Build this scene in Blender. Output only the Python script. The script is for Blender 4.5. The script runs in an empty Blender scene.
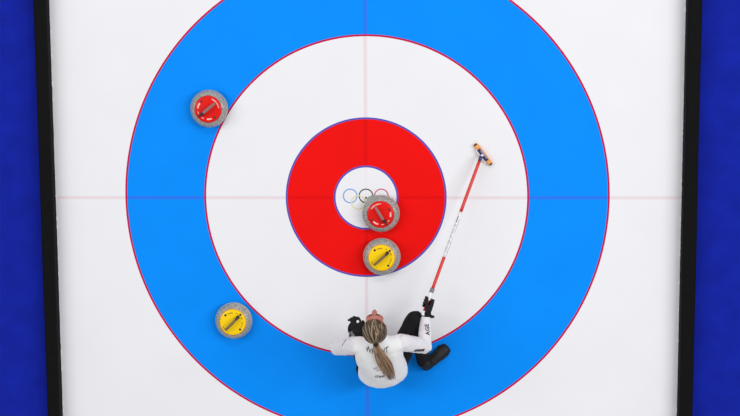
import bpy, bmesh, math, random
from mathutils import Vector, Matrix, noise
from mathutils.bvhtree import BVHTree
random.seed(7)
S = bpy.context.scene
COL = S.collection
V = Vector
PI = math.pi

# ------------------------------------------------------------------ camera (solved from the painted rings)
CAM = V((0.5434, 1.6041, 12.0)); TGT = V((0.0301, -0.0792, 0.0)); ROLL = 0.0053; FPX = 1590.13
_d = (TGT - CAM).normalized()
_r = _d.cross(V((math.sin(ROLL), math.cos(ROLL), 0))).normalized()
_u = _r.cross(_d)
cd = bpy.data.cameras.new('camera'); cam = bpy.data.objects.new('camera', cd); COL.objects.link(cam)
m = Matrix((_r, _u, -_d)).transposed().to_4x4(); m.translation = CAM
cam.matrix_world = m
cd.sensor_width = 36; cd.lens = FPX / 740 * 36; cd.clip_end = 100
S.camera = cam

def ray(px, py):
    return (_d + _r * ((px - 370) / FPX) + _u * ((208 - py) / FPX)).normalized()
def at(px, py, z=0.0):
    "the point at height z that lies in that direction"
    v = ray(px, py)
    return CAM + v * ((z - CAM.z) / v.z)

# ------------------------------------------------------------------ materials
def srgb(*c):
    return tuple(((x / 255) / 12.92 if x / 255 <= .04045 else ((x / 255 + .055) / 1.055) ** 2.4) for x in c) + (1,)
def mat(name, col, rough=.5, spec=.5, noise_amt=0, noise_scale=20, bump=0, bump_scale=60, metal=0, sheen=0, stretch=None):
    M = bpy.data.materials.new(name); M.use_nodes = True
    nt = M.node_tree; b = nt.nodes['Principled BSDF']
    b.inputs['Base Color'].default_value = col; b.inputs['Roughness'].default_value = rough
    b.inputs['Specular IOR Level'].default_value = spec; b.inputs['Metallic'].default_value = metal
    if sheen: b.inputs['Sheen Weight'].default_value = sheen
    tc = nt.nodes.new('ShaderNodeTexCoord'); src = tc.outputs['Object']
    if stretch:
        mp = nt.nodes.new('ShaderNodeMapping'); mp.inputs['Scale'].default_value = stretch
        nt.links.new(src, mp.inputs['Vector']); src = mp.outputs['Vector']
    if noise_amt:
        n = nt.nodes.new('ShaderNodeTexNoise'); n.inputs['Scale'].default_value = noise_scale; n.inputs['Detail'].default_value = 4
        nt.links.new(src, n.inputs['Vector'])
        mr = nt.nodes.new('ShaderNodeMapRange'); mr.inputs[1].default_value = .3; mr.inputs[2].default_value = .7
        mr.inputs[3].default_value = 1 - noise_amt; mr.inputs[4].default_value = 1 + noise_amt
        nt.links.new(n.outputs['Fac'], mr.inputs[0])
        mx = nt.nodes.new('ShaderNodeMix'); mx.data_type = 'RGBA'; mx.blend_type = 'MULTIPLY'; mx.inputs[0].default_value = 1
        mx.inputs[6].default_value = col
        nt.links.new(mr.outputs[0], mx.inputs[7]); nt.links.new(mx.outputs[2], b.inputs['Base Color'])
    if bump:
        n = nt.nodes.new('ShaderNodeTexNoise'); n.inputs['Scale'].default_value = bump_scale; n.inputs['Detail'].default_value = 3
        nt.links.new(src, n.inputs['Vector'])
        bp = nt.nodes.new('ShaderNodeBump'); bp.inputs['Strength'].default_value = bump; bp.inputs['Distance'].default_value = .01
        nt.links.new(n.outputs['Fac'], bp.inputs['Height']); nt.links.new(bp.outputs[0], b.inputs['Normal'])
    return M

class NT:
    "tiny node-graph helper for the painted ice"
    def __init__(s, M):
        s.t = M.node_tree
    def math(s, op, a, b=None):
        n = s.t.nodes.new('ShaderNodeMath'); n.operation = op
        for i, x in enumerate((a, b)):
            if x is None: continue
            if isinstance(x, (int, float)): n.inputs[i].default_value = x
            else: s.t.links.new(x, n.inputs[i])
        return n.outputs[0]
    def mix(s, fac, a, b):
        n = s.t.nodes.new('ShaderNodeMix'); n.data_type = 'RGBA'
        for k, x in ((0, fac), (6, a), (7, b)):
            if isinstance(x, (tuple, int, float)): n.inputs[k].default_value = x
            else: s.t.links.new(x, n.inputs[k])
        return n.outputs[2]

def ice_mat(name, col, line, outlines=(), ocol=None, amt=.02, lw=.0125):
    "painted ice seen through a clear pebbled top: base colour, ring outlines, the centre line and the tee line"
    M = bpy.data.materials.new(name); M.use_nodes = True
    nt = M.node_tree; b = nt.nodes['Principled BSDF']; N = NT(M)
    b.inputs['Roughness'].default_value = .45; b.inputs['Specular IOR Level'].default_value = .03
    tc = nt.nodes.new('ShaderNodeTexCoord'); sp = nt.nodes.new('ShaderNodeSeparateXYZ')
    nt.links.new(tc.outputs['Object'], sp.inputs[0]); X, Y = sp.outputs[0], sp.outputs[1]
    n = nt.nodes.new('ShaderNodeTexNoise'); n.inputs['Scale'].default_value = 2.2; n.inputs['Detail'].default_value = 5
    nt.links.new(tc.outputs['Object'], n.inputs['Vector'])
    mr = nt.nodes.new('ShaderNodeMapRange'); mr.inputs[1].default_value = .3; mr.inputs[2].default_value = .7
    mr.inputs[3].default_value = 1 - amt; mr.inputs[4].default_value = 1 + amt; nt.links.new(n.outputs['Fac'], mr.inputs[0])
    mm = nt.nodes.new('ShaderNodeMix'); mm.data_type = 'RGBA'; mm.blend_type = 'MULTIPLY'; mm.inputs[0].default_value = 1
    mm.inputs[6].default_value = col; nt.links.new(mr.outputs[0], mm.inputs[7]); c = mm.outputs[2]
    def band(coord, half):
        a = N.math('ABSOLUTE', coord)
        core = N.math('LESS_THAN', a, half)
        edge = N.math('MULTIPLY', core, N.math('GREATER_THAN', a, half * .62))
        return N.math('ADD', N.math('MULTIPLY', core, .65), N.math('MULTIPLY', edge, .35))
    L = N.math('MAXIMUM', band(X, lw), band(Y, lw * .9))
    c = N.mix(N.math('MULTIPLY', L, line[1]), c, line[0])
    R = N.math('SQRT', N.math('ADD', N.math('MULTIPLY', X, X), N.math('MULTIPLY', Y, Y)))
    for r, w in outlines:
        k = N.math('LESS_THAN', N.math('ABSOLUTE', N.math('SUBTRACT', R, r)), w / 2)
        c = N.mix(k, c, ocol)
    nt.links.new(c, b.inputs['Base Color'])
    pb = nt.nodes.new('ShaderNodeTexNoise'); pb.inputs['Scale'].default_value = 90
    nt.links.new(tc.outputs['Object'], pb.inputs['Vector'])
    bp = nt.nodes.new('ShaderNodeBump'); bp.inputs['Strength'].default_value = .06; bp.inputs['Distance'].default_value = .004
    nt.links.new(pb.outputs['Fac'], bp.inputs['Height']); nt.links.new(bp.outputs[0], b.inputs['Normal'])
    return M

# ------------------------------------------------------------------ mesh helpers
def link(name, me, material, parent=None, smooth=True, loc=None):
    if isinstance(me, bmesh.types.BMesh):
        bm = me; me = bpy.data.meshes.new(name); bm.to_mesh(me); bm.free()
    o = bpy.data.objects.new(name, me); COL.objects.link(o)
    for mm in (material if isinstance(material, (list, tuple)) else [material]): me.materials.append(mm)
    if smooth:
        for p in me.polygons: p.use_smooth = True
    if loc is not None: o.location = loc
    if parent is not None:
        o.parent = parent
    return o
def tag(o, label=None, cat=None, group=None, kind=None):
    if label: o['label'] = label
    if cat: o['category'] = cat
    if group: o['group'] = group
    if kind: o['kind'] = kind
    return o
def empty(name, loc, rz=0):
    o = bpy.data.objects.new(name, None); COL.objects.link(o); o.location = loc; o.rotation_euler = (0, 0, rz)
    o.empty_display_size = .1
    return o
def box(bm, c, s, mtx=None, bevel=0):
    r = bmesh.ops.create_cube(bm, size=1)
    vs = r['verts']
    for v in vs:
        v.co = V((v.co.x * s[0], v.co.y * s[1], v.co.z * s[2]))
    if bevel:
        es = list({e for v in vs for e in v.link_edges})
        rb = bmesh.ops.bevel(bm, geom=es, offset=bevel, segments=3, profile=.6, affect='EDGES')
        vs = list({v for f in rb['faces'] for v in f.verts} | {v for v in vs if v.is_valid})
    for v in vs:
        v.co = v.co + V(c)
        if mtx is not None: v.co = mtx @ v.co
    return vs
def lathe(bm, prof, n=64):
    rings = []
    for r, z in prof:
        if r < 1e-6: rings.append([bm.verts.new((0, 0, z))])
        else: rings.append([bm.verts.new((r * math.cos(2 * PI * i / n), r * math.sin(2 * PI * i / n), z)) for i in range(n)])
    for a, b in zip(rings, rings[1:]):
        for i in range(n):
            j = (i + 1) % n
            if len(a) == 1 and len(b) == 1: continue
            if len(a) == 1: bm.faces.new((a[0], b[i], b[j]))
            elif len(b) == 1: bm.faces.new((a[i], b[0], a[j]))
            else: bm.faces.new((a[i], b[i], b[j], a[j]))
    bmesh.ops.recalc_face_normals(bm, faces=bm.faces)
def catmull(P, sub):
    if len(P) == 2: return [P[0].lerp(P[1], i / sub) for i in range(sub + 1)]
    out = []; Q = [P[0] * 2 - P[1]] + list(P) + [P[-1] * 2 - P[-2]]
    for i in range(1, len(Q) - 2):
        p0, p1, p2, p3 = Q[i - 1:i + 3]
        for k in range(sub):
            t = k / sub
            out.append(.5 * ((2 * p1) + (p2 - p0) * t + (2 * p0 - 5 * p1 + 4 * p2 - p3) * t * t + (3 * p1 - p0 - 3 * p2 + p3) * t ** 3))
    out.append(P[-1].copy()); return out
def loft(bm, pts, radii, n=14, side=None, sub=5, round_ends=True):
    P = [V(p) for p in pts]
    R = [V((r[0], r[1], 0)) if isinstance(r, (tuple, list)) else V((r, r, 0)) for r in radii]
    if len(R) == 1: R = R * len(P)
    C = catmull(P, sub); Rr = catmull(R, sub)
    T = []
    for i in range(len(C)):
        a = C[max(i - 1, 0)]; b = C[min(i + 1, len(C) - 1)]
        T.append((b - a).normalized())
    u = None; rows = []
    def frame(t, u):
        if side is not None: u = V(side)
        elif u is None: u = V((0, 0, 1)) if abs(t.z) < .9 else V((1, 0, 0))
        u = (u - t * u.dot(t)).normalized(); return u
    data = []
    for c, r, t in zip(C, Rr, T):
        u = frame(t, u); data.append((c, r, t, u))
    if round_ends:
        pre, post = [], []
        c, r, t, u0 = data[0]; h = min(r.x, r.y)
        for a in (75, 45, 20): pre.append((c - t * h * math.sin(math.radians(a)), r * math.cos(math.radians(a)), t, u0))
        tip0 = c - t * h
        c, r, t, u1 = data[-1]; h = min(r.x, r.y)
        for a in (20, 45, 75): post.append((c + t * h * math.sin(math.radians(a)), r * math.cos(math.radians(a)), t, u1))
        tip1 = c + t * h
        data = pre + data + post
    else:
        tip0, tip1 = data[0][0], data[-1][0]
    for c, r, t, u in data:
        v = t.cross(u)
        rows.append([bm.verts.new(c + u * (r.x * math.cos(2 * PI * k / n)) + v * (r.y * math.sin(2 * PI * k / n))) for k in range(n)])
    fs = []
    for a, b in zip(rows, rows[1:]):
        for k in range(n):
            j = (k + 1) % n; fs.append(bm.faces.new((a[k], a[j], b[j], b[k])))
    p0 = bm.verts.new(tip0); p1 = bm.verts.new(tip1)
    for k in range(n):
        j = (k + 1) % n
        fs.append(bm.faces.new((p0, rows[0][j], rows[0][k]))); fs.append(bm.faces.new((p1, rows[-1][k], rows[-1][j])))
    return C
def ell(bm, c, r, M=None, n=24):
    q = bmesh.ops.create_uvsphere(bm, u_segments=n, v_segments=n * 2 // 3, radius=1)
    for v in q['verts']:
        v.co = V((v.co.x * r[0], v.co.y * r[1], v.co.z * r[2])) + V(c)
        if M is not None: v.co = M @ v.co
def remesh(bm, voxel, smooth=4, factor=.5):
    bmesh.ops.recalc_face_normals(bm, faces=bm.faces)
    me = bpy.data.meshes.new('tmp'); bm.to_mesh(me); bm.free()
    o = bpy.data.objects.new('tmp', me); COL.objects.link(o)
    r = o.modifiers.new('r', 'REMESH'); r.mode = 'VOXEL'; r.voxel_size = voxel
    if smooth:
        s = o.modifiers.new('s', 'SMOOTH'); s.iterations = smooth; s.factor = factor
    dg = bpy.context.evaluated_depsgraph_get(); dg.update()
    out = bpy.data.meshes.new_from_object(o.evaluated_get(dg))
    bpy.data.objects.remove(o); bpy.data.meshes.remove(me)
    return out
def displace(me, fn):
    ns = [v.normal.copy() for v in me.vertices]
    for v, n in zip(me.vertices, ns): v.co = v.co + n * fn(v.co)
    me.update()
def bvh(me):
    return BVHTree.FromPolygons([v.co.copy() for v in me.vertices], [tuple(p.vertices) for p in me.polygons])
def text_mesh(body, size, bold=0.0, spacing=1.0, extrude=0.0):
    c = bpy.data.curves.new('t', 'FONT'); c.body = body; c.size = size; c.align_x = 'CENTER'; c.align_y = 'CENTER'
    c.offset = bold; c.space_character = spacing; c.resolution_u = 2; c.extrude = extrude
    o = bpy.data.objects.new('t', c); COL.objects.link(o)
    dg = bpy.context.evaluated_depsgraph_get(); dg.update()
    me = bpy.data.meshes.new_from_object(o.evaluated_get(dg))
    bpy.data.objects.remove(o); bpy.data.curves.remove(c)
    return me
def wrap(me, tree, origin, normal, up, lift=.0025, cuts=0):
    "lay a flat mesh onto a surface: each vertex dropped along -normal"
    n = V(normal).normalized(); up = (V(up) - n * V(up).dot(n)).normalized(); x = up.cross(n)
    if cuts:
        bm = bmesh.new(); bm.from_mesh(me)
        bmesh.ops.triangulate(bm, faces=bm.faces)
        bmesh.ops.subdivide_edges(bm, edges=bm.edges, cuts=cuts, use_grid_fill=True); bm.to_mesh(me); bm.free()
    for v in me.vertices:
        p = V(origin) + x * v.co.x + up * v.co.y + n * .08
        h = tree.ray_cast(p, -n, .3)
        v.co = (h[0] if h[0] is not None else p - n * .08) + n * lift
    me.update(); return me
def quad(w, h, nx=10, ny=3):
    bm = bmesh.new(); g = [[bm.verts.new((w * (i / nx - .5), h * (j / ny - .5), 0)) for i in range(nx + 1)] for j in range(ny + 1)]
    for j in range(ny):
        for i in range(nx): bm.faces.new((g[j][i], g[j][i + 1], g[j + 1][i + 1], g[j + 1][i]))
    me = bpy.data.meshes.new('q'); bm.to_mesh(me); bm.free(); return me

# ------------------------------------------------------------------ the setting: ice, painted house, carpet
R12, R8, R4, R1 = 1.840, 1.2315, .610, .2395
WHITE = (.822, .818, .845, 1); BLUE = (.0035, .262, .93, 1); RED = (.84, .0075, .0065, 1)
REDLINE = srgb(196, 30, 72); BLUELINE = srgb(92, 84, 178)
m_ice = ice_mat('white_ice', WHITE, (srgb(214, 130, 140), .30), amt=.012)
m_blue = ice_mat('blue_paint_in_ice', BLUE, (srgb(62, 96, 222), .8), ((R12, .0150), (R8, .0150)), REDLINE, amt=.035)
m_red = ice_mat('red_paint_in_ice', RED, (srgb(196, 10, 18), .45), ((R4 - .0035, .0145), (R1, .0145)), BLUELINE, amt=.035)
m_button = ice_mat('button_ice', WHITE, (srgb(214, 130, 140), .06), amt=.012)

EDGE = 2.387
def annulus(r0, r1, z=0.0, n=256, rings=1):
    bm = bmesh.new()
    A = [[bm.verts.new((r * math.cos(2 * PI * i / n), r * math.sin(2 * PI * i / n), z)) for i in range(n)] for r in (r0, r1)] if r0 > 0 else None
    if A:
        for i in range(n):
            j = (i + 1) % n; bm.faces.new((A[0][i], A[1][i], A[1][j], A[0][j]))
    else:
        bm.faces.new([bm.verts.new((r1 * math.cos(2 * PI * i / n), r1 * math.sin(2 * PI * i / n), z)) for i in range(n)])
    return bm
# the ice slab is one mesh, its top split so that the painted bands are pieces set into it
rb_out, rb_in = R12 + .0075, R8 - .0075
rr_out = R4 + .0037
bm = bmesh.new(); n = 256
Y0, Y1 = -5.5, 6.0
sq = []
for i in range(n):
    a = 2 * PI * i / n; c, s = math.cos(a), math.sin(a)
    k = min((EDGE / abs(c)) if abs(c) > 1e-9 else 1e9, ((Y1 if s > 0 else -Y0) / abs(s)) if abs(s) > 1e-9 else 1e9)
    sq.append(bm.verts.new((c * k, s * k, 0)))
oc = [bm.verts.new((rb_out * math.cos(2 * PI * i / n), rb_out * math.sin(2 * PI * i / n), 0)) for i in range(n)]
for i in range(n):
    j = (i + 1) % n; bm.faces.new((oc[i], sq[i], sq[j], oc[j]))
ic = [bm.verts.new((rb_in * math.cos(2 * PI * i / n), rb_in * math.sin(2 * PI * i / n), 0)) for i in range(n)]
jc = [bm.verts.new((rr_out * math.cos(2 * PI * i / n), rr_out * math.sin(2 * PI * i / n), 0)) for i in range(n)]
for i in range(n):
    j = (i + 1) % n; bm.faces.new((jc[i], ic[i], ic[j], jc[j]))
# four corners of the slab, its sides and underside
cor = [bm.verts.new((x, y, 0)) for x, y in ((EDGE, Y1), (-EDGE, Y1), (-EDGE, Y0), (EDGE, Y0))]
def nearest_pair(c):
    for i in range(n):
        a, b = sq[i], sq[(i + 1) % n]
        if (abs(a.co.x - c.co.x) < 1e-6) != (abs(b.co.x - c.co.x) < 1e-6) and (abs(a.co.y - c.co.y) < 1e-6 or abs(b.co.y - c.co.y) < 1e-6) and abs(a.co.x) * c.co.x / abs(c.co.x) * a.co.x >= 0 and a.co.y * c.co.y > 0:
            if abs(a.co.x - c.co.x) < .6 and abs(b.co.x - c.co.x) < .6: return a, b
for c in cor:
    p = nearest_pair(c)
    if p: bm.faces.new((p[0], c, p[1]))
low = [bm.verts.new((c.co.x, c.co.y, -.05)) for c in cor]
bm.faces.new(list(reversed(low)))
for i in range(4):
    j = (i + 1) % 4; bm.faces.new((cor[i], low[i], low[j], cor[j]))
for f in bm.faces:
    if f.normal.z < 0 and abs(f.calc_center_median().z) < .01: f.normal_flip()
ice = tag(link('ice_sheet', bm, m_ice, smooth=False), 'white pebbled curling ice with painted blue and red target rings', 'ice', kind='structure')
tag(link('outer_ring', annulus(rb_in, rb_out), m_blue, ice, smooth=False), 'wide blue band of the target with thin red outlines')
tag(link('inner_ring', annulus(R1 - .00725, rr_out), m_red, ice, smooth=False), 'red band of the target with thin blue outlines')
btn = tag(link('button', annulus(0, R1 - .00725), m_button, ice, smooth=False), 'white centre of the target')
em = None
for k, (px, py, colr) in enumerate(((350.2, 195.9, (120, 165, 220)), (366.0, 195.9, (72, 66, 70)), (381.3, 195.9, (205, 92, 122)),
                                    (358.4, 202.3, (222, 216, 168)), (373.9, 202.3, (140, 178, 160)))):
    p = at(px, py, 0)
    bm = annulus(.0475, .0565, 0, 64)
    r = link('ring', bm, mat('ring_paint', srgb(*colr), .4, .3), btn, smooth=False, loc=(p.x, p.y, .0006 + .0001 * k))
bm = bmesh.new(); lathe(bm, [(0, .0012), (.007, .0010), (.008, .0002)], 16)
link('pin_hole', bm, mat('pin_hole_dark', srgb(90, 70, 70), .6), btn, loc=(0, 0, .0002))

m_carpet = mat('blue_carpet', (.0062, .0165, .33, 1), .9, .1, noise_amt=.12, noise_scale=6, bump=.3, bump_scale=300)
for s, nm in ((-1, 'left'), (1, 'right')):
    bm = bmesh.new(); box(bm, (s * (EDGE + .75), .25, -.025), (1.5, 11.5, .05))
    tag(link('floor_carpet_' + nm, bm, m_carpet, smooth=False),
        'deep blue carpet walkway outside the bumper on the %s side' % nm, 'carpet', kind='structure')

m_foam = mat('black_foam', srgb(14, 14, 15), .8, .1, noise_amt=.15, noise_scale=30, bump=.2, bump_scale=200)
m_frost = mat('frost', srgb(225, 225, 230), .8, .2, noise_amt=.05, noise_scale=80)
def bumper(s, w, h, label):
    root = empty('ice_bumper', (s * (2.386 if s < 0 else EDGE), 0, 0))
    bm = bmesh.new(); prof = [(0, 0), (0, h * .8), (.004, h * .93), (.012, h), (w - .01, h), (w, h - .01), (w, 0)]
    rows = []; N = 460
    for i in range(N + 1):
        y = -5 + 10.5 * i / N
        row = []
        for k, (x, z) in enumerate(prof):
            j = .0022 * noise.noise(V((y * 9, k * 3.1 + s, 0))) + .003 * noise.noise(V((y * 1.3, s * 5, 0))) if k < 4 else .003 * noise.noise(V((y * 1.1, s * 9, 4)))
            row.append(bm.verts.new((s * (x + max(j, -.001) if k < 2 else x + j), y, z)))
        rows.append(row)
    for a, b in zip(rows, rows[1:]):
        for k in range(len(prof)):
            l = (k + 1) % len(prof); bm.faces.new((a[k], a[l], b[l], b[k]))
    bm.faces.new(rows[0]); bm.faces.new(list(reversed(rows[-1])))
    bmesh.ops.recalc_face_normals(bm, faces=bm.faces)
    link('foam_body', bm, m_foam, root, smooth=False)
    bm = bmesh.new()                                   # scraped frost lying in the corner, broken into uneven runs
    y = -2.4
    while y < 2.6:
        L = random.uniform(.01, .05)
        if random.random() < .55:
            ell(bm, (-s * .0015, y, .0), (random.uniform(.002, .005), L * .6, random.uniform(.003, .008)), n=9)
        y += L + random.uniform(.005, .05)
    tag(link('frost_edge', bm, m_frost, root), 'white frost scraped up along the foot of the bumper', kind='stuff')
    tag(root, label, 'bumper', 'foam bumpers along the ice')
bumper(-1, .096, .11, 'long black foam bumper beside the ice on the left, nearest the two blue-ring stones')
bumper(1, .104, .11, 'long black foam bumper beside the ice on the right, nearest the broom')

# ------------------------------------------------------------------ stones
def granite():
    M = bpy.data.materials.new('grey_granite'); M.use_nodes = True; nt = M.node_tree; b = nt.nodes['Principled BSDF']
    tc = nt.nodes.new('ShaderNodeTexCoord')
    v = nt.nodes.new('ShaderNodeTexNoise'); v.inputs['Scale'].default_value = 150; v.inputs['Detail'].default_value = 4
    nt.links.new(tc.outputs['Object'], v.inputs['Vector'])
    cr = nt.nodes.new('ShaderNodeValToRGB'); e = cr.color_ramp.elements
    e[0].position = .34; e[0].color = srgb(100, 98, 94); e[1].position = .68; e[1].color = srgb(196, 194, 189)
    k = cr.color_ramp.elements.new(.5); k.color = srgb(150, 148, 143)
    nt.links.new(v.outputs['Fac'], cr.inputs[0]); nt.links.new(cr.outputs[0], b.inputs['Base Color'])
    b.inputs['Roughness'].default_value = .3; b.inputs['Specular IOR Level'].default_value = .5
    return M
m_gran = granite()
m_band = mat('rough_strike_band', srgb(176, 175, 170), .85, .2, noise_amt=.12, noise_scale=120)
m_grip = mat('grip_grey', srgb(128, 112, 104), .45, .4)
m_neck = mat('neck_black', srgb(42, 32, 30), .4, .5)
def stone(colname, colr, edge, ink, gripcol, hi):
    root = empty('curling_stone', (0, 0, 0))
    bm = bmesh.new()
    lathe(bm, [(0, .004), (.060, .004), (.064, 0), (.068, .001), (.085, .006), (.112, .018), (.131, .034), (.139, .045)], 72)
    lathe(bm, [(.139, .069), (.136, .080), (.129, .092), (.119, .102), (.108, .109), (.100, .112), (0, .113)], 72)
    link('granite_body', bm, m_gran, root)
    bm = bmesh.new(); lathe(bm, [(.139, .045), (.1415, .050), (.1425, .057), (.1415, .064), (.139, .069)], 72)
    tag(link('striking_band', bm, m_band, root), 'paler rough band around the widest part')
    mc = mat(colname + '_plastic', srgb(*colr), .35, .2); me_ = mat(colname + '_rim', srgb(*edge), .4, .4)
    mi = mat(colname + '_ink', srgb(*ink), .4, .4); mg = mat(colname + '_grip', srgb(*gripcol), .45, .4)
    bm = bmesh.new(); lathe(bm, [(0, .123), (.080, .122), (.093, .1205), (.098, .118)], 72)
    d = link('handle_disc', bm, mc, root)
    bm = bmesh.new(); lathe(bm, [(.098, .118), (.1025, .1155), (.1035, .112), (.1035, .110)], 72)
    link('rim', bm, me_, d)
    # small printing round the disc: a long line opposite the neck and two short lines beside it
    def marks(a0, a1, r, h, step):
        bm = bmesh.new(); a = a0
        while a < a1:
            w = random.uniform(.62, .94) * step
            if random.random() > .05:
                q = []
                for (rr, aa) in ((r, a), (r + h, a), (r + h, a + w), (r, a + w)):
                    z = .1233 - max(0, rr - .08) * .16
                    q.append(bm.verts.new((rr * math.cos(math.radians(aa)), rr * math.sin(math.radians(aa)), z)))
                bm.faces.new(q)
            a += step
        for f in bm.faces:
            f.normal_update()
            if f.normal.z < 0: f.normal_flip()
        link('lettering', bm, mi, d, smooth=False)
    if hi: marks(148, 206, .078, .0075, 3.6)
    else: marks(158, 202, .078, .005, 4.2)
    marks(45, 74, .070, .011 if hi else .007, 4.6); marks(-76, -44, .070, .011 if hi else .007, 4.6)
    marks(14, 24, .074, .006, 4.5); marks(-26, -16, .074, .006, 4.5)
    for a in (0, 90, -90):
        bm = bmesh.new(); lathe(bm, [(0, .0025), (.0045, .0025), (.006, .0015), (.0085, .0012), (.009, -.0005)], 20)
        r = .084 if a == 0 else .078
        link('sensor_dot', bm, m_neck, d, loc=(r * math.cos(math.radians(a)), r * math.sin(math.radians(a)), .1222))
    bm = bmesh.new()                                     # the grip: an even rounded bar over the disc
    loft(bm, [(.040, 0, .163), (.015, 0, .167), (-.02, 0, .168), (-.055, 0, .166), (-.070, 0, .163)], [(.0105, .0095), (.0115, .010), (.0115, .010), (.0105, .0095), (.009, .008)], n=16, side=(0, 1, 0))
    h = link('handle', bm, mg, root)
    bm = bmesh.new()
    loft(bm, [(.058, 0, .120), (.060, 0, .138), (.056, 0, .154), (.040, 0, .163)], [(.0145, .0145), (.0125, .0125), (.0115, .0112), (.0108, .0098)], n=16, side=(0, 1, 0))
    lathe_ = bmesh.new()
    tag(link('handle_neck', bm, m_neck, h), 'dark neck of the handle'); lathe_.free()
    return root
def copy_tree(o, parent=None):
    c = o.copy(); COL.objects.link(c); c.parent = parent
    for ch in list(o.children): copy_tree(ch, c)
    return c
def put(o, px, py, ang, label, group):
    p = at(px, py, .057); o.location = (p.x, p.y, 0); o.rotation_euler = (0, 0, math.radians(ang)); tag(o, label, 'curling stone', group)
red = stone('red', (226, 18, 8), (190, 24, 14), (250, 214, 205), (146, 104, 104), True)
red2 = copy_tree(red)
yel = stone('yellow', (250, 208, 8), (226, 150, 20), (150, 112, 20), (124, 100, 62), False)
yel2 = copy_tree(yel)
put(red, 380.9, 213.4, -59, 'red-handled grey granite stone half over the white centre of the target', 'red-handled stones')
put(red2, 209.1, 108.6, 219, 'red-handled grey granite stone alone in the blue ring', 'red-handled stones')
put(yel, 381.8, 256.5, 41, 'yellow-handled grey granite stone in the red ring, below the red-handled one', 'yellow-handled stones')
put(yel2, 233.8, 320.6, 45, 'yellow-handled grey granite stone alone in the blue ring', 'yellow-handled stones')

# ------------------------------------------------------------------ broom
m_bred = mat('broom_red', srgb(214, 48, 36), .35, .5, noise_amt=.06, noise_scale=60)
m_bwhite = mat('broom_white', srgb(236, 234, 238), .35, .5)
m_bgrey = mat('broom_grey', srgb(120, 118, 120), .4, .5)
m_bmaroon = mat('broom_maroon', srgb(140, 24, 44), .4, .4)
m_navy = mat('broom_navy', srgb(40, 36, 92), .4, .5)
m_lilac = mat('broom_lilac', srgb(150, 140, 180), .4, .5)
m_orange = mat('broom_orange', srgb(236, 164, 92), .8, .2, noise_amt=.12, noise_scale=90)
m_dark = mat('broom_dark', srgb(70, 56, 50), .7, .3)
m_ink = mat('dark_ink', srgb(60, 58, 66), .5, .3)
J = at(481.2, 156.0, .062)                    # swivel joint on the head
HANDZ = .372
H = at(427.4, 302.8, HANDZ)                   # where the hand closes round the shaft
AX = (J - H).normalized()                     # along the shaft towards the head
E_ = H - AX * .100                            # butt of the shaft
broom = empty('curling_broom', at(483.2, 154.5, 0))
broom_off = broom.location.copy()
def bl(name, bm, mt, parent=None, smooth=True):
    bmesh.ops.translate(bm, verts=bm.verts, vec=-broom_off)
    return link(name, bm, mt, parent or broom, smooth)
def along(py):
    "parameter on the shaft whose picture row is py"
    lo, hi = 0.0, 1.0
    for _ in range(40):
        mid = (lo + hi) / 2; p = E_.lerp(J, mid) - CAM
        row = 208 - FPX * p.dot(_u) / p.dot(_d)
        if row > py: lo = mid
        else: hi = mid
    return E_.lerp(J, lo)
RS = .0123
def seg(name, a, b, mt, r=RS, parent=None):
    bm = bmesh.new(); loft(bm, [a, a.lerp(b, .5), b], [r, r, r], n=16, sub=4, round_ends=False); return bl(name, bm, mt, parent)
shaft = seg('shaft', along(288.5), along(257), m_bred)
slv = seg('shaft_sleeve', along(257), along(212), m_bwhite, RS * 1.02)
seg('shaft', along(212), along(161), m_bred)
seg('ferrule', along(161), J, m_navy, RS * 1.05)
seg('grip_band', along(292.5), along(288.5), m_bgrey, RS * 1.35)
gs = seg('grip_sleeve', along(300.5), along(292.5), m_bwhite, RS * 1.15)
seg('grip', along(311), along(300.5), m_bmaroon, RS * 1.0)
seg('end_cap', E_, along(311), m_bwhite, RS * 1.1)
# lettering along the white sleeve, two rows like the photo
nrm = (V((0, 0, 1)) - AX * AX.z).normalized()
sd = AX.cross(nrm)
mid = along(232)
for off, size, lab, body in ((-.004, .0, 'l', None),):
    bm = bmesh.new()
    def row(t0, t1, off, hgt, step):
        t = t0
        while t < t1:
            w = random.uniform(.6, .9) * step
            q = []
            for (tt, o) in ((t, off), (t + w, off), (t + w, off + hgt), (t, off + hgt)):
                ang = o / (RS * 1.02)
                q.append(bm.verts.new(mid + AX * tt + (nrm * math.cos(ang) + sd * math.sin(ang)) * (RS * 1.02 + .0006)))
            bm.faces.new(q); t += step * (1 if random.random() > .12 else 2)
    row(-.165, .06, -.011, .010, .0105); row(.075, .125, -.010, .008, .009)
    row(-.17, -.05, .008, .003, .016); row(0.0, .10, .008, .003, .018)
    bmesh.ops.recalc_face_normals(bm, faces=bm.faces)
    bl('lettering', bm, m_ink, slv, False)
# head
ha = at(475.3, 144.6, .02); hb = at(490.8, 164.4, .02); hx = (hb - ha); hx.z = 0; HL = hx.length; hx.normalize()
hy = V((0, 0, 1)).cross(hx); hc = (ha + hb) / 2; hc.z = 0
HM = Matrix((hx, hy, V((0, 0, 1)))).transposed().to_4x4(); HM.translation = hc
bm = bmesh.new(); box(bm, (0, .001, .014), (HL, .034, .026), HM, .007); pad = bl('brush_pad', bm, m_orange)
bm = bmesh.new(); box(bm, (0, -.003, .034), (HL * .56, .027, .014), HM, .004); hd = bl('head_block', bm, m_navy)
bm = bmesh.new(); box(bm, (.0, .006, .0425), (HL * .40, .011, .003), HM, .001); tag(bl('head_inlay', bm, m_lilac, hd), 'pale lilac strip along the block')
for s in (-1, 1):
    bm = bmesh.new(); box(bm, (s * (HL / 2 - .002), 0, .0155), (.012, .026, .030), HM, .004); bl('end_clip', bm, m_dark, pad)
bm = bmesh.new(); box(bm, (0, -.022, .026), (HL * .62, .012, .012), HM, .003); tag(bl('head_trim', bm, m_bwhite, hd), 'white trim along the block')
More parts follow.
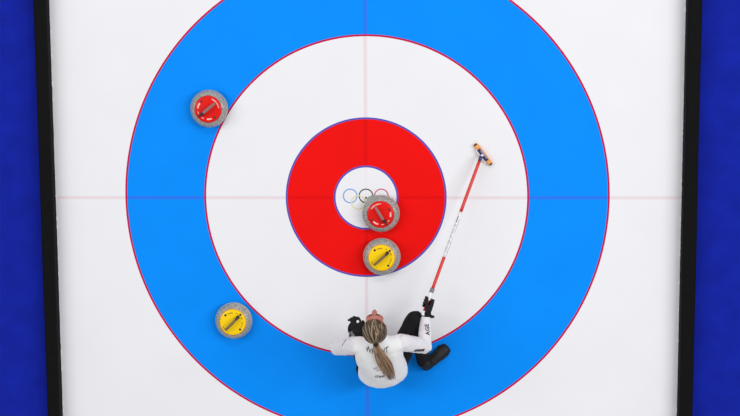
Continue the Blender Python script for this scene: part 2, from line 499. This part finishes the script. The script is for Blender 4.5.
bm = bmesh.new(); loft(bm, [hc.lerp(J, .35) + V((0, 0, .030)), hc.lerp(J, .6) + V((0, 0, .045 * .4 + .01)), J], [.009, .009, .011], n=12); bl('swivel_joint', bm, m_bwhite)
tag(broom, 'red and white curling broom with an orange-padded head, held in a gloved hand', 'curling broom')

# ------------------------------------------------------------------ the curler
m_skin = mat('skin', srgb(188, 116, 100), .5, .4, noise_amt=.05, noise_scale=30)
m_shirt = mat('white_shirt', (.87, .87, .87, 1), .8, .2, noise_amt=.015, noise_scale=12, bump=.15, bump_scale=350)
m_sleeve = mat('white_sleeve', (.80, .775, .795, 1), .7, .25, noise_amt=.015, noise_scale=12, bump=.12, bump_scale=350)
m_trouser = mat('black_trousers', srgb(20, 20, 22), .8, .2, noise_amt=.15, noise_scale=25, bump=.15, bump_scale=300)
m_glove = mat('black_glove', srgb(17, 17, 19), .7, .3, noise_amt=.15, noise_scale=60)
m_shoe = mat('black_shoe', srgb(24, 23, 22), .55, .3, noise_amt=.25, noise_scale=40)
m_sole = mat('black_sole', srgb(22, 22, 24), .7, .3)
m_logo = mat('white_print', srgb(238, 238, 238), .6, .2)
m_print = mat('grey_print', srgb(88, 88, 96), .7, .2)
m_stripe = mat('charcoal_band', srgb(66, 64, 72), .6, .3)
def hair_mat(name, a, b, c):
    M = mat(name, a, .45, .4); nt = M.node_tree; bs = nt.nodes['Principled BSDF']
    g = nt.nodes.new('ShaderNodeNewGeometry'); cr = nt.nodes.new('ShaderNodeValToRGB')
    e = cr.color_ramp.elements; e[0].color = a; e[1].color = c; k = e.new(.55); k.color = b
    nt.links.new(g.outputs['Random Per Island'], cr.inputs[0]); nt.links.new(cr.outputs[0], bs.inputs['Base Color'])
    return M
m_hair = hair_mat('brown_hair', srgb(44, 33, 24), srgb(88, 68, 50), srgb(176, 152, 122))
m_tail = hair_mat('light_brown_hair', srgb(104, 76, 54), srgb(150, 116, 88), srgb(196, 164, 134))
m_eyew = mat('eye_white', srgb(232, 228, 224), .2, .5); m_iris = mat('iris', srgb(60, 80, 90), .2, .5)
m_lips = mat('lips', srgb(176, 92, 92), .4, .4); m_brow = mat('brow', srgb(84, 62, 46), .7, .2)
m_tie = mat('hair_tie', srgb(46, 38, 34), .7, .2)

# joints: picture direction plus real height
hipR, kneeR, ankR = at(393, 369, .265), at(414.6, 320, .335), at(423.5, 361, .095)
hipL, kneeL, ankL = at(370.8, 369, .265), at(357.0, 329, .44), at(366, 360, .095)
pelv, waist, chest, upch, neck0 = at(382.5, 370, .27), at(382.5, 366, .40), at(380.5, 357, .56), at(379.5, 347, .665), at(378.5, 342, .73)
shR, elR, wrR = at(400.8, 342.5, .645), at(424.5, 346, .44), at(425.8, 315.8, .372)
shL, elL, wrL = at(357.2, 345.5, .65), at(337.5, 347.5, .43), at(356.5, 334, .535)
hcen = at(374.8, 326.3, .835)
print('LEN thighR %.3f shinR %.3f thighL %.3f shinL %.3f torso %.3f uaR %.3f faR %.3f uaL %.3f faL %.3f shoulders %.3f neck-head %.3f' % (
    (hipR - kneeR).length, (kneeR - ankR).length, (hipL - kneeL).length, (kneeL - ankL).length, (pelv - neck0).length, (shR - elR).length, (elR - wrR).length,
    (shL - elL).length, (elL - wrL).length, (shR - shL).length, (neck0 - hcen).length))
base = V((pelv.x, pelv.y, 0))
person = empty('person', base)
tag(person, 'curler crouching on the ice in white shirt and black trousers, brown ponytail, holding a broom', 'person')
def pl(name, me, mt, parent=None, smooth=True):
    if isinstance(me, bmesh.types.BMesh):
        bm = me; me = bpy.data.meshes.new(name); bm.to_mesh(me); bm.free()
    me.transform(Matrix.Translation(-base))
    return link(name, me, mt, parent or person, smooth)
SX = (shR - shL).normalized()

HMx = Matrix.Translation(hcen) @ Matrix.Rotation(math.radians(2), 4, 'Z') @ Matrix.Rotation(math.radians(-6), 4, 'X')
def face_shapes(bm):
    ell(bm, (0, -.012, .022), (.074, .094, .084), HMx)
    ell(bm, (0, .028, -.030), (.060, .062, .078), HMx)
    ell(bm, (0, .056, -.083), (.026, .024, .024), HMx)
    ell(bm, (0, .030, .035), (.064, .056, .052), HMx)
    for s in (-1, 1):
        ell(bm, (s * .040, .052, -.028), (.024, .024, .022), HMx)
        ell(bm, (s * .032, .072, .018), (.026, .013, .010), HMx)
        ell(bm, (s * .031, .0725, .0075), (.0165, .0125, .0075), HMx)
        ell(bm, (s * .031, .0715, -.0110), (.0155, .0110, .0055), HMx)
        ell(bm, (s * .075, -.008, -.012), (.010, .020, .031), HMx)
        ell(bm, (s * .040, .014, -.068), (.016, .035, .022), HMx)
    loft(bm, [HMx @ V(p) for p in ((0, .082, .016), (0, .096, -.008), (0, .108, -.027))], [.009, .011, .013], n=12)
    for s in (-1, 1): ell(bm, (s * .011, .098, -.034), (.009, .012, .008), HMx)
    loft(bm, [HMx @ V(p) for p in ((-.022, .076, -.061), (0, .088, -.059), (.022, .076, -.061))], [.006, .008, .006], n=10)
    loft(bm, [HMx @ V(p) for p in ((-.019, .074, -.070), (0, .086, -.070), (.019, .074, -.070))], [.006, .008, .006], n=10)

# hands: palm + four fingers + thumb, as chains of points
nrmS = nrm; rgt = AX.cross(nrm).normalized()
if rgt.x < 0: rgt = -rgt                     # unit vector to the right of the shaft
def grip_hand():
    ch = []; R = .0235
    o = H - AX * .004
    def pol(t, deg, r=R): a = math.radians(deg - 48); return o + AX * t + (rgt * math.cos(a) + nrmS * math.sin(a)) * r
    # degrees: 0 = right of shaft, 90 = above it, 180 = left, 270 = below
    for t, r0, L in ((.034, .0088, 1.0), (.012, .0092, 1.06), (-.010, .0088, 1.0), (-.031, .0078, .84)):
        ch.append(([pol(t, 62, .036), pol(t + .002, 5, .036), pol(t + .004, -48, .029), pol(t + .005, -48 - 62 * L, .0255), pol(t + .006, -48 - 118 * L, .0245)], [r0 * 1.12, r0 * 1.08, r0, r0 * .95, r0 * .82]))
    # thumb: leaves the side of the palm near its base, lies along the left of the shaft
    ch.append(([pol(-.050, 70, .030), pol(-.026, 128, .031), pol(.004, 165, .026), pol(.032, 172, .025)], [.015, .0128, .0108, .009]))
    palm = [([wrR, pol(-.052, 62, .030), pol(-.012, 58, .033), pol(.026, 60, .033)], [(.026, .019), (.033, .019), (.036, .016), (.030, .0125)])]
    return ch, palm
def knee_hand():
    up = V((0, 0, 1)); k = at(356.5, 321.5, .555); fw = (k - wrL); fw.normalize(); side = fw.cross(up).normalized()   # side points right
    ch = []; kn = wrL + fw * .090
    for q, (s, r0, L) in enumerate(((.030, .0088, .92), (.010, .0092, 1.0), (-.011, .0088, .95), (-.031, .0078, .80))):
        a = kn + side * s - fw * (.004 * q if q > 1 else 0)
        dirs = [(fw * .80 - side * .35 - up * .42), (fw * .12 - side * .62 - up * .75), (-fw * .45 - side * .45 - up * .7)]
        p = [a - fw * .02, a]
        for dv, l in zip(dirs, (.036, .025, .019)): p.append(p[-1] + dv.normalized() * l * L)
        ch.append((p, [r0 * 1.1, r0 * 1.12, r0, r0 * .95, r0 * .82]))
    b = wrL + fw * .022 + side * .022
    p = [b]
    for dv, l in zip(((fw * .6 + side * .75 - up * .15), (fw * .95 + side * .15 - up * .35), (fw * .9 - side * .35 - up * .4)), (.036, .030, .024)): p.append(p[-1] + dv.normalized() * l)
    ch.append((p, [.0145, .0125, .0105, .009]))
    palm = [([wrL, wrL + fw * .035, wrL + fw * .068, kn - fw * .004], [(.026, .019), (.035, .0195), (.040, .0165), (.037, .0125)], side)]
    return ch, palm, fw, side
def add_hand(bm, ch, palm, d):
    for p, r in ch: loft(bm, p, [x + d for x in r], n=12, sub=4)
    for q in palm:
        sdv = q[2] if len(q) > 2 else AX.cross(rgt * math.cos(.21) + nrmS * math.sin(.21))
        loft(bm, q[0], [(a + d, b + d) for a, b in q[1]], n=16, side=sdv, sub=4)
gR, pR = grip_hand(); gL, pL, fwL, sdL = knee_hand()

def legs(bm, d, foot=True):
    for h, k, a in ((hipR, kneeR, ankR), (hipL, kneeL, ankL)):
        loft(bm, [h, h.lerp(k, .35), h.lerp(k, .75), k], [.074 + d, .077 + d, .062 + d, .056 + d], n=18)
        c = k.lerp(a, .35) + V((0, 0, .0))
        loft(bm, [k, c, k.lerp(a, .75), a], [.055 + d, .054 + d, .042 + d, .037 + d], n=18)
    loft(bm, [hipL.lerp(hipR, -.05), hipL.lerp(hipR, .5), hipL.lerp(hipR, 1.05)], [.090 + d, .100 + d, .090 + d], n=18)
    ell(bm, pelv + V((0, -.012, -.045)), (.150 + d, .098 + d, .085 + d))
def arms(bm, d):
    for s, e, w in ((shR, elR, wrR), (shL, elL, wrL)):
        loft(bm, [s, s.lerp(e, .5), e], [.050 + d, .045 + d, .038 + d], n=16)
        loft(bm, [e, e.lerp(w, .35), w], [.038 + d, .037 + d, .024 + d], n=16)
TP = [pelv + V((0, 0, -.02)), waist, chest, upch, neck0]
toeR = at(447.0, 348.2, .03); heelR = at(425.5, 366, .03)
toeL = at(365.5, 334, .03); heelL = at(367.0, 365, .03)
bm = bmesh.new()
loft(bm, TP, [(.155, .105), (.135, .095), (.155, .110), (.150, .085), (.060, .055)], n=24, side=SX)
loft(bm, [shL, upch + V((0, 0, .01)), shR], [.052, .062, .052], n=16)
loft(bm, [upch, neck0, HMx @ V((0, -.03, -.06)), HMx @ V((0, -.015, -.01))], [.070, .055, .050, .052], n=18)
face_shapes(bm); legs(bm, 0); arms(bm, 0); add_hand(bm, gR, pR, -.0015); add_hand(bm, gL, pL, -.0015)
for a, h, t in ((ankR, heelR, toeR), (ankL, heelL, toeL)):
    loft(bm, [a, V((h.x, h.y, .04)).lerp(t, .12)], [.036, .032], n=12)
    loft(bm, [V((h.x, h.y, .045)).lerp(t, .08), V((h.x, h.y, .045)).lerp(V((t.x, t.y, .04)), .5), V((t.x, t.y, .034)).lerp(h, .1)], [(.030, .028), (.036, .028), (.034, .018)], side=(t - h).cross(V((0, 0, 1))), n=14)
body = pl('body', remesh(bm, .005, 4), m_skin)

# eyes, brows, lips
for s in (-1, 1):
    bm = bmesh.new(); ell(bm, (s * .031, .0715, -.001), (.0125, .0125, .0115), HMx, 20)
    f0 = (HMx.to_3x3() @ V((0, 1, .1))).normalized(); cc = HMx @ V((s * .031, .0715, -.001))
    bm.normal_update()
    for f in bm.faces:
        if (f.calc_center_median() - cc).normalized().dot(f0) > .90: f.material_index = 1
    pl('eye', bm, [m_eyew, m_iris], body)
    bm = bmesh.new(); loft(bm, [HMx @ V(p) for p in ((s * .014, .0855, .0205), (s * .032, .0850, .0265), (s * .052, .0690, .0225))], [.0032, .0038, .0022], n=8); pl('eyebrow', bm, m_brow, body)
bm = bmesh.new()
loft(bm, [HMx @ V(p) for p in ((-.021, .0795, -.063), (0, .0935, -.061), (.021, .0795, -.063))], [.0025, .0045, .0025], n=8)
loft(bm, [HMx @ V(p) for p in ((-.019, .0775, -.070), (0, .0910, -.071), (.019, .0775, -.070))], [.0025, .0045, .0025], n=8)
pl('lips', bm, m_lips, body)

# trousers
bm = bmesh.new(); legs(bm, .014)
me = remesh(bm, .008, 4)
displace(me, lambda p: .004 * noise.noise(p * 14) + .003 * noise.noise(V((p.x * 30, p.y * 12, p.z * 30))))
pl('trousers', me, m_trouser)

# shirt: loose over the back, hem round the seat
bm = bmesh.new()
loft(bm, [at(382.6, 369.5, .205), at(382.6, 370.5, .29), at(383.5, 367, .40), at(379.6, 357.5, .55), at(378.6, 347.5, .66), at(378.3, 343.5, .715), neck0.lerp(HMx @ V((0, -.03, -.06)), .45)],
     [(.178, .120), (.190, .132), (.175, .128), (.178, .125), (.168, .100), (.090, .076), (.066, .066)], n=28, side=SX)
loft(bm, [shL + SX * .012, upch + V((0, 0, .018)), shR - SX * .012], [.064, .074, .064], n=18)
me = remesh(bm, .007, 5)
hb_ = bmesh.new(); hb_.from_mesh(me)
bmesh.ops.bisect_plane(hb_, geom=hb_.verts[:] + hb_.edges[:] + hb_.faces[:], plane_co=V((0, pelv.y, .205)), plane_no=V((0, .12, -1)), clear_outer=True)
hb_.to_mesh(me); hb_.free()
def folds(p):
    q = p - pelv
    return .006 * noise.noise(V((p.x * 9, p.y * 5, p.z * 5))) + .0045 * noise.noise(V((p.x * 24, p.y * 10, p.z * 10)) + V((3, 1, 7)))
displace(me, folds)
shirt_tree = bvh(me)
shirt = pl('shirt', me, m_shirt)
# sleeves
for side_, (s, e, w) in (('r', (shR, elR, wrR)), ('l', (shL, elL, wrL))):
    bm = bmesh.new()
    s0 = s - (e - s).normalized() * .0
    ext = .62 if False else 1.0
    if side_ == 'r':
        loft(bm, [s0, s.lerp(e, .5), e], [.064, .062, .056], n=18)
        loft(bm, [e, e.lerp(w, .5), e.lerp(w, .97)], [.054, .048, .035], n=18)
    else:
        loft(bm, [s0, s.lerp(e, .5), e], [.064, .064, .058], n=18)
        loft(bm, [e, e.lerp(w, .5), e.lerp(w, .95)], [.056, .050, .036], n=18)
    me = remesh(bm, .006, 4)
    displace(me, lambda p: .0045 * noise.noise(p * 22) + .003 * noise.noise(p * 45 + V((2, 2, 2))))
    tr = bvh(me)
    so = tag(pl('sleeve', me, m_sleeve), 'pinkish white sleeve')
    if side_ == 'r':
        sleeveR, trR = so, tr
    else:
        sleeveL, trL = so, tr
# lettering
def xs(me, k):
    for v in me.vertices: v.co.x *= k
    return me
def on(tree, px, py):
    h = tree.ray_cast(CAM, ray(px, py)); return h
def smooth_normal(tree, px, py, rad=4):
    nn = V((0, 0, 0)); 
    for dx in (-rad, 0, rad):
        for dy in (-rad, 0, rad):
            h = on(tree, px + dx, py + dy)
            if h[0] is not None: nn += h[1] if h[1].dot(ray(px, py)) < 0 else -h[1]
    return nn.normalized()
def lay(tree, me, px, py, up_px, parent, mt, name, cuts=0):
    h = on(tree, px, py); nn = smooth_normal(tree, px, py)
    up = at(px + up_px[0] * .1, py + up_px[1] * .1, h[0].z) - at(px, py, h[0].z)
    wrap(me, tree, h[0], nn, up, cuts=cuts); return pl(name, me, mt, parent, False)
lay(shirt_tree, xs(text_mesh('WRIGHT', .068, .0006, 1.0), .62), 377.0, 352.0, (0, -10), shirt, m_print, 'lettering', 1)
lay(shirt_tree, xs(text_mesh('GBR', .050, .0006, 1.05), .80), 379.8, 376.6, (0, -10), shirt, m_print, 'lettering', 1)
bm = bmesh.new()
for k in range(20):
    x = random.uniform(-.032, .032); y = random.uniform(-.022, .022); w = random.uniform(.004, .011); hgt = random.uniform(.002, .004)
    bm.faces.new([bm.verts.new((x + a * w, y + b * hgt + x * .0, 0)) for a, b in ((-1, -1), (1, -1), (1, 1), (-1, 1))])
mc = bpy.data.meshes.new('crest'); bm.to_mesh(mc); bm.free()
lay(shirt_tree, mc, 377.8, 369.0, (0, -10), shirt, mat('crest_print', srgb(176, 160, 164), .7), 'crest')
lay(trR, text_mesh('AGE', .044, .0012, 1.02), 427.6, 329.5, (-10, 1), sleeveR, m_ink, 'lettering', 1)
lay(trR, quad(.100, .024, 14, 4), 419.6, 350.4, (1.3, -10), sleeveR, m_stripe, 'sleeve_band')

pts = []
for px, py in ((342.3, 345.5), (343.5, 343), (346, 340), (349, 337.5), (352.5, 335)):
    h = on(trL, px, py)
    if h[0] is not None: pts.append(h[0] - ray(px, py) * .002)
if len(pts) > 2:
    bm = bmesh.new(); loft(bm, pts, [.0025] + [.0016] * (len(pts) - 1), n=8); pl('sleeve_cord', bm, m_stripe, sleeveL)
# gloves
for (g, p, w, nm) in ((gR, pR, wrR, 'r'), (gL, pL, wrL, 'l')):
    bm = bmesh.new(); add_hand(bm, g, p, .0012)
    fwd = (p[0][0][1] - w).normalized()
    loft(bm, [w - fwd * .010, w + fwd * .02], [.0335, .032], n=16)
    if nm == 'r':
        b = w + fwd * .012
        loft(bm, [b, b + rgt * .034 + V((0, 0, .004)), b + rgt * .056 + AX * .004], [(.016, .009), (.014, .008), (.010, .007)], n=12, side=AX)
    me = remesh(bm, .0032, 2)
    tr = bvh(me)
    go = pl('glove', me, m_glove)
    if nm == 'l':
        bm = bmesh.new(); bm.faces.new([bm.verts.new((.010 * math.cos(2 * PI * i / 20), .010 * math.sin(2 * PI * i / 20), 0)) for i in range(20)])
        ml = bpy.data.meshes.new('logo'); bm.to_mesh(ml); bm.free()
        lay(tr, ml, 357.8, 321.5, (0, -10), go, m_logo, 'glove_logo')
# grey cuff and dark strap at the propped wrist
bm = bmesh.new(); d_ = (wrL - elL).normalized(); loft(bm, [wrL - d_ * .030, wrL - d_ * .012], [.0385, .0375], n=18); pl('wrist_cuff', bm, m_bgrey)
bm = bmesh.new(); loft(bm, [wrL - d_ * .040, wrL - d_ * .034], [.0405, .0405], n=18); pl('wrist_strap', bm, m_stripe)

# shoes
def shoe(heel, toe, ank):
    h = V((heel.x, heel.y, 0)); t = V((toe.x, toe.y, 0)); f = (t - h).normalized(); L = (t - h).length; sdv = f.cross(V((0, 0, 1)))
    z = lambda q, zz: h + f * (q * L) + V((0, 0, zz))
    bm = bmesh.new()
    loft(bm, [z(.02, .050), z(.25, .052), z(.5, .050), z(.75, .042), z(.97, .034)], [(.036, .038), (.040, .040), (.042, .036), (.048, .029), (.036, .021)], n=20, side=sdv)
    loft(bm, [z(.12, .05), ank.lerp(z(.15, .1), .4) + V((0, 0, .004))], [.042, .046], n=18)
    o = pl('shoe', remesh(bm, .006, 3), m_shoe)
    bm = bmesh.new()
    loft(bm, [z(.0, .013), z(.3, .013), z(.55, .013), z(.8, .013), z(1.0, .013)], [(.040, .013), (.041, .013), (.043, .013), (.053, .013), (.040, .013)], n=20, side=sdv)
    pl('sole', bm, m_sole, o)
    bm = bmesh.new()
    for k in range(4):
        q = .40 + .075 * k; zz = .094 - .010 * k - .012 * (k > 1)
        loft(bm, [z(q, zz - .012) - sdv * .024, z(q, zz - .001), z(q, zz - .012) + sdv * .024], [.0035, .0035, .0035], n=8)
    pl('laces', bm, m_bgrey if False else m_dark, o)
    return o
shoe(heelR, toeR, ankR); shoe(heelL, toeL, ankL)

# hair: locks swept from the hairline back to the tie, then the ponytail
hd3 = HMx.to_3x3()
HC = V((0, -.012, .022)); HR = V((.0800, .0985, .0895))
def scalp(dv, lift=0):
    dv = dv.normalized(); k = 1 / math.sqrt((dv.x / (HR.x + lift)) ** 2 + (dv.y / (HR.y + lift)) ** 2 + (dv.z / (HR.z + lift)) ** 2)
    return HMx @ (HC + dv * k)
tie_d = V((.05, -1, .10)).normalized()
bm = bmesh.new()
ell(bm, HC + V((0, -.008, .004)), (.0775, .0895, .0865), HMx)
def hairline(a):
    "a: 0 = middle of the forehead, +-1 = over the ears, +-1.6 = nape"
    s = 1 if a >= 0 else -1; b = abs(a)
    if b < 1: az = b * 88; el_ = 37 - 30 * b ** 1.6
    else: az = 88 + (b - 1) / .6 * 82; el_ = 7 - 52 * ((b - 1) / .6) ** .7
    az = math.radians(az); el_ = math.radians(el_)
    return V((s * math.sin(az) * math.cos(el_), math.cos(az) * math.cos(el_), math.sin(el_)))
N = 330
for i in range(N):
    a = -1.6 + 3.2 * (i + random.random()) / N
    st = hairline(a)
    t0 = random.choice((0, 0, 0, .15, .3, .45))
    pts = []; lift0 = random.uniform(-.002, .008)
    sw = random.uniform(-.20, .20); part = .22 * math.sin(a * 3)
    for k in range(7):
        t = t0 + (1 - t0) * k / 6
        dv = st.lerp(tie_d, t)
        if abs(a) < 1: dv = dv + V((0, 0, .42 * math.sin(PI * t) * (1 - abs(a) * .5)))
        dv = dv + V((sw * math.sin(PI * t), 0, sw * .4 * math.sin(PI * t * 2)))
        pts.append(scalp(dv, lift0 + .006 * math.sin(PI * t) - (.007 if k == 0 else 0)))
    r = random.uniform(.0020, .0046)
    loft(bm, pts, [r * .25, r, r * 1.1, r * 1.1, r, r, r * .7], n=7, sub=3)
hair = pl('hair', bm, m_hair)
tie = scalp(tie_d, .012)
bm = bmesh.new(); tdir = (hd3 @ V((.05, -1, -.15))).normalized()
loft(bm, [tie - tdir * .010, tie + tdir * .006], [.021, .021], n=18); pl('hair_tie', bm, m_tie, hair)
def back(px, py, lift):
    h = on(shirt_tree, px, py); return h[0] - ray(px, py) * lift if h[0] is not None else at(px, py, .4)
cl = [tie - tdir * .004, tie + tdir * .026 + V((.002, 0, .0)), back(379.5, 353, .055), back(383.5, 361, .032), back(387.5, 369, .024), back(391.5, 379, .014)]
bm = bmesh.new()
wid = [.015, .022, .038, .050, .048, .036]
for i in range(90):
    u_ = random.uniform(-1, 1); w_ = random.uniform(-1, 1); ln = random.choice((1, 1, .95, .9, .84, .78)); r = random.uniform(.0026, .005)
    pts = []
    CC = catmull(cl, 6); WW = catmull([V((w, 0, 0)) for w in wid], 6)
    m_ = int((len(CC) - 1) * ln)
    idx = [round(m_ * k / 7) for k in range(8)]
    for q, k in enumerate(idx):
        tn = (CC[min(k + 1, len(CC) - 1)] - CC[max(k - 1, 0)]).normalized()
        sx = tn.cross(V((0, -.6, .8))).normalized(); vx = sx.cross(tn)
        wv = WW[k].x
        pts.append(CC[k] + sx * (u_ * wv * (1 - .25 * abs(w_)) + .004 * math.sin(q * 1.3 + i)) + vx * (w_ * .3 * wv * (1 if vx.z > 0 else -1) * (1 if w_ > 0 else .3)))
    loft(bm, pts, [r, r * 1.1, r * 1.2, r * 1.2, r * 1.1, r, r * .7, r * .25], n=6, sub=2)
tag(pl('ponytail', bm, m_tail, hair), 'light brown ponytail hanging down the back')

# ------------------------------------------------------------------ light: the arena's even overhead lighting
W = bpy.data.worlds.new('arena'); S.world = W; W.use_nodes = True
bg = W.node_tree.nodes['Background']; bg.inputs[0].default_value = (.97, .98, 1, 1); bg.inputs[1].default_value = .47
def area(name, loc, tgt, sx, sy, power):
    l = bpy.data.lights.new(name, 'AREA'); l.shape = 'RECTANGLE'; l.size = sx; l.size_y = sy; l.energy = power
    o = bpy.data.objects.new(name, l); COL.objects.link(o); o.location = loc
    o.rotation_euler = (V(tgt) - V(loc)).to_track_quat('-Z', 'Y').to_euler(); return o
area('arena_light_bank', (11, 3, 13), (0, 0, 0), 3, 12, 1250)
area('arena_light_bank', (-11, 3, 13), (0, 0, 0), 3, 12, 800)
area('arena_light_bank', (1, 11, 13), (0, 0, 0), 10, 3, 480)
S.view_settings.view_transform = 'Standard'; S.view_settings.look = 'None'
S.view_settings.gamma = 1; S.view_settings.use_curve_mapping = False; S.view_settings.exposure = 0
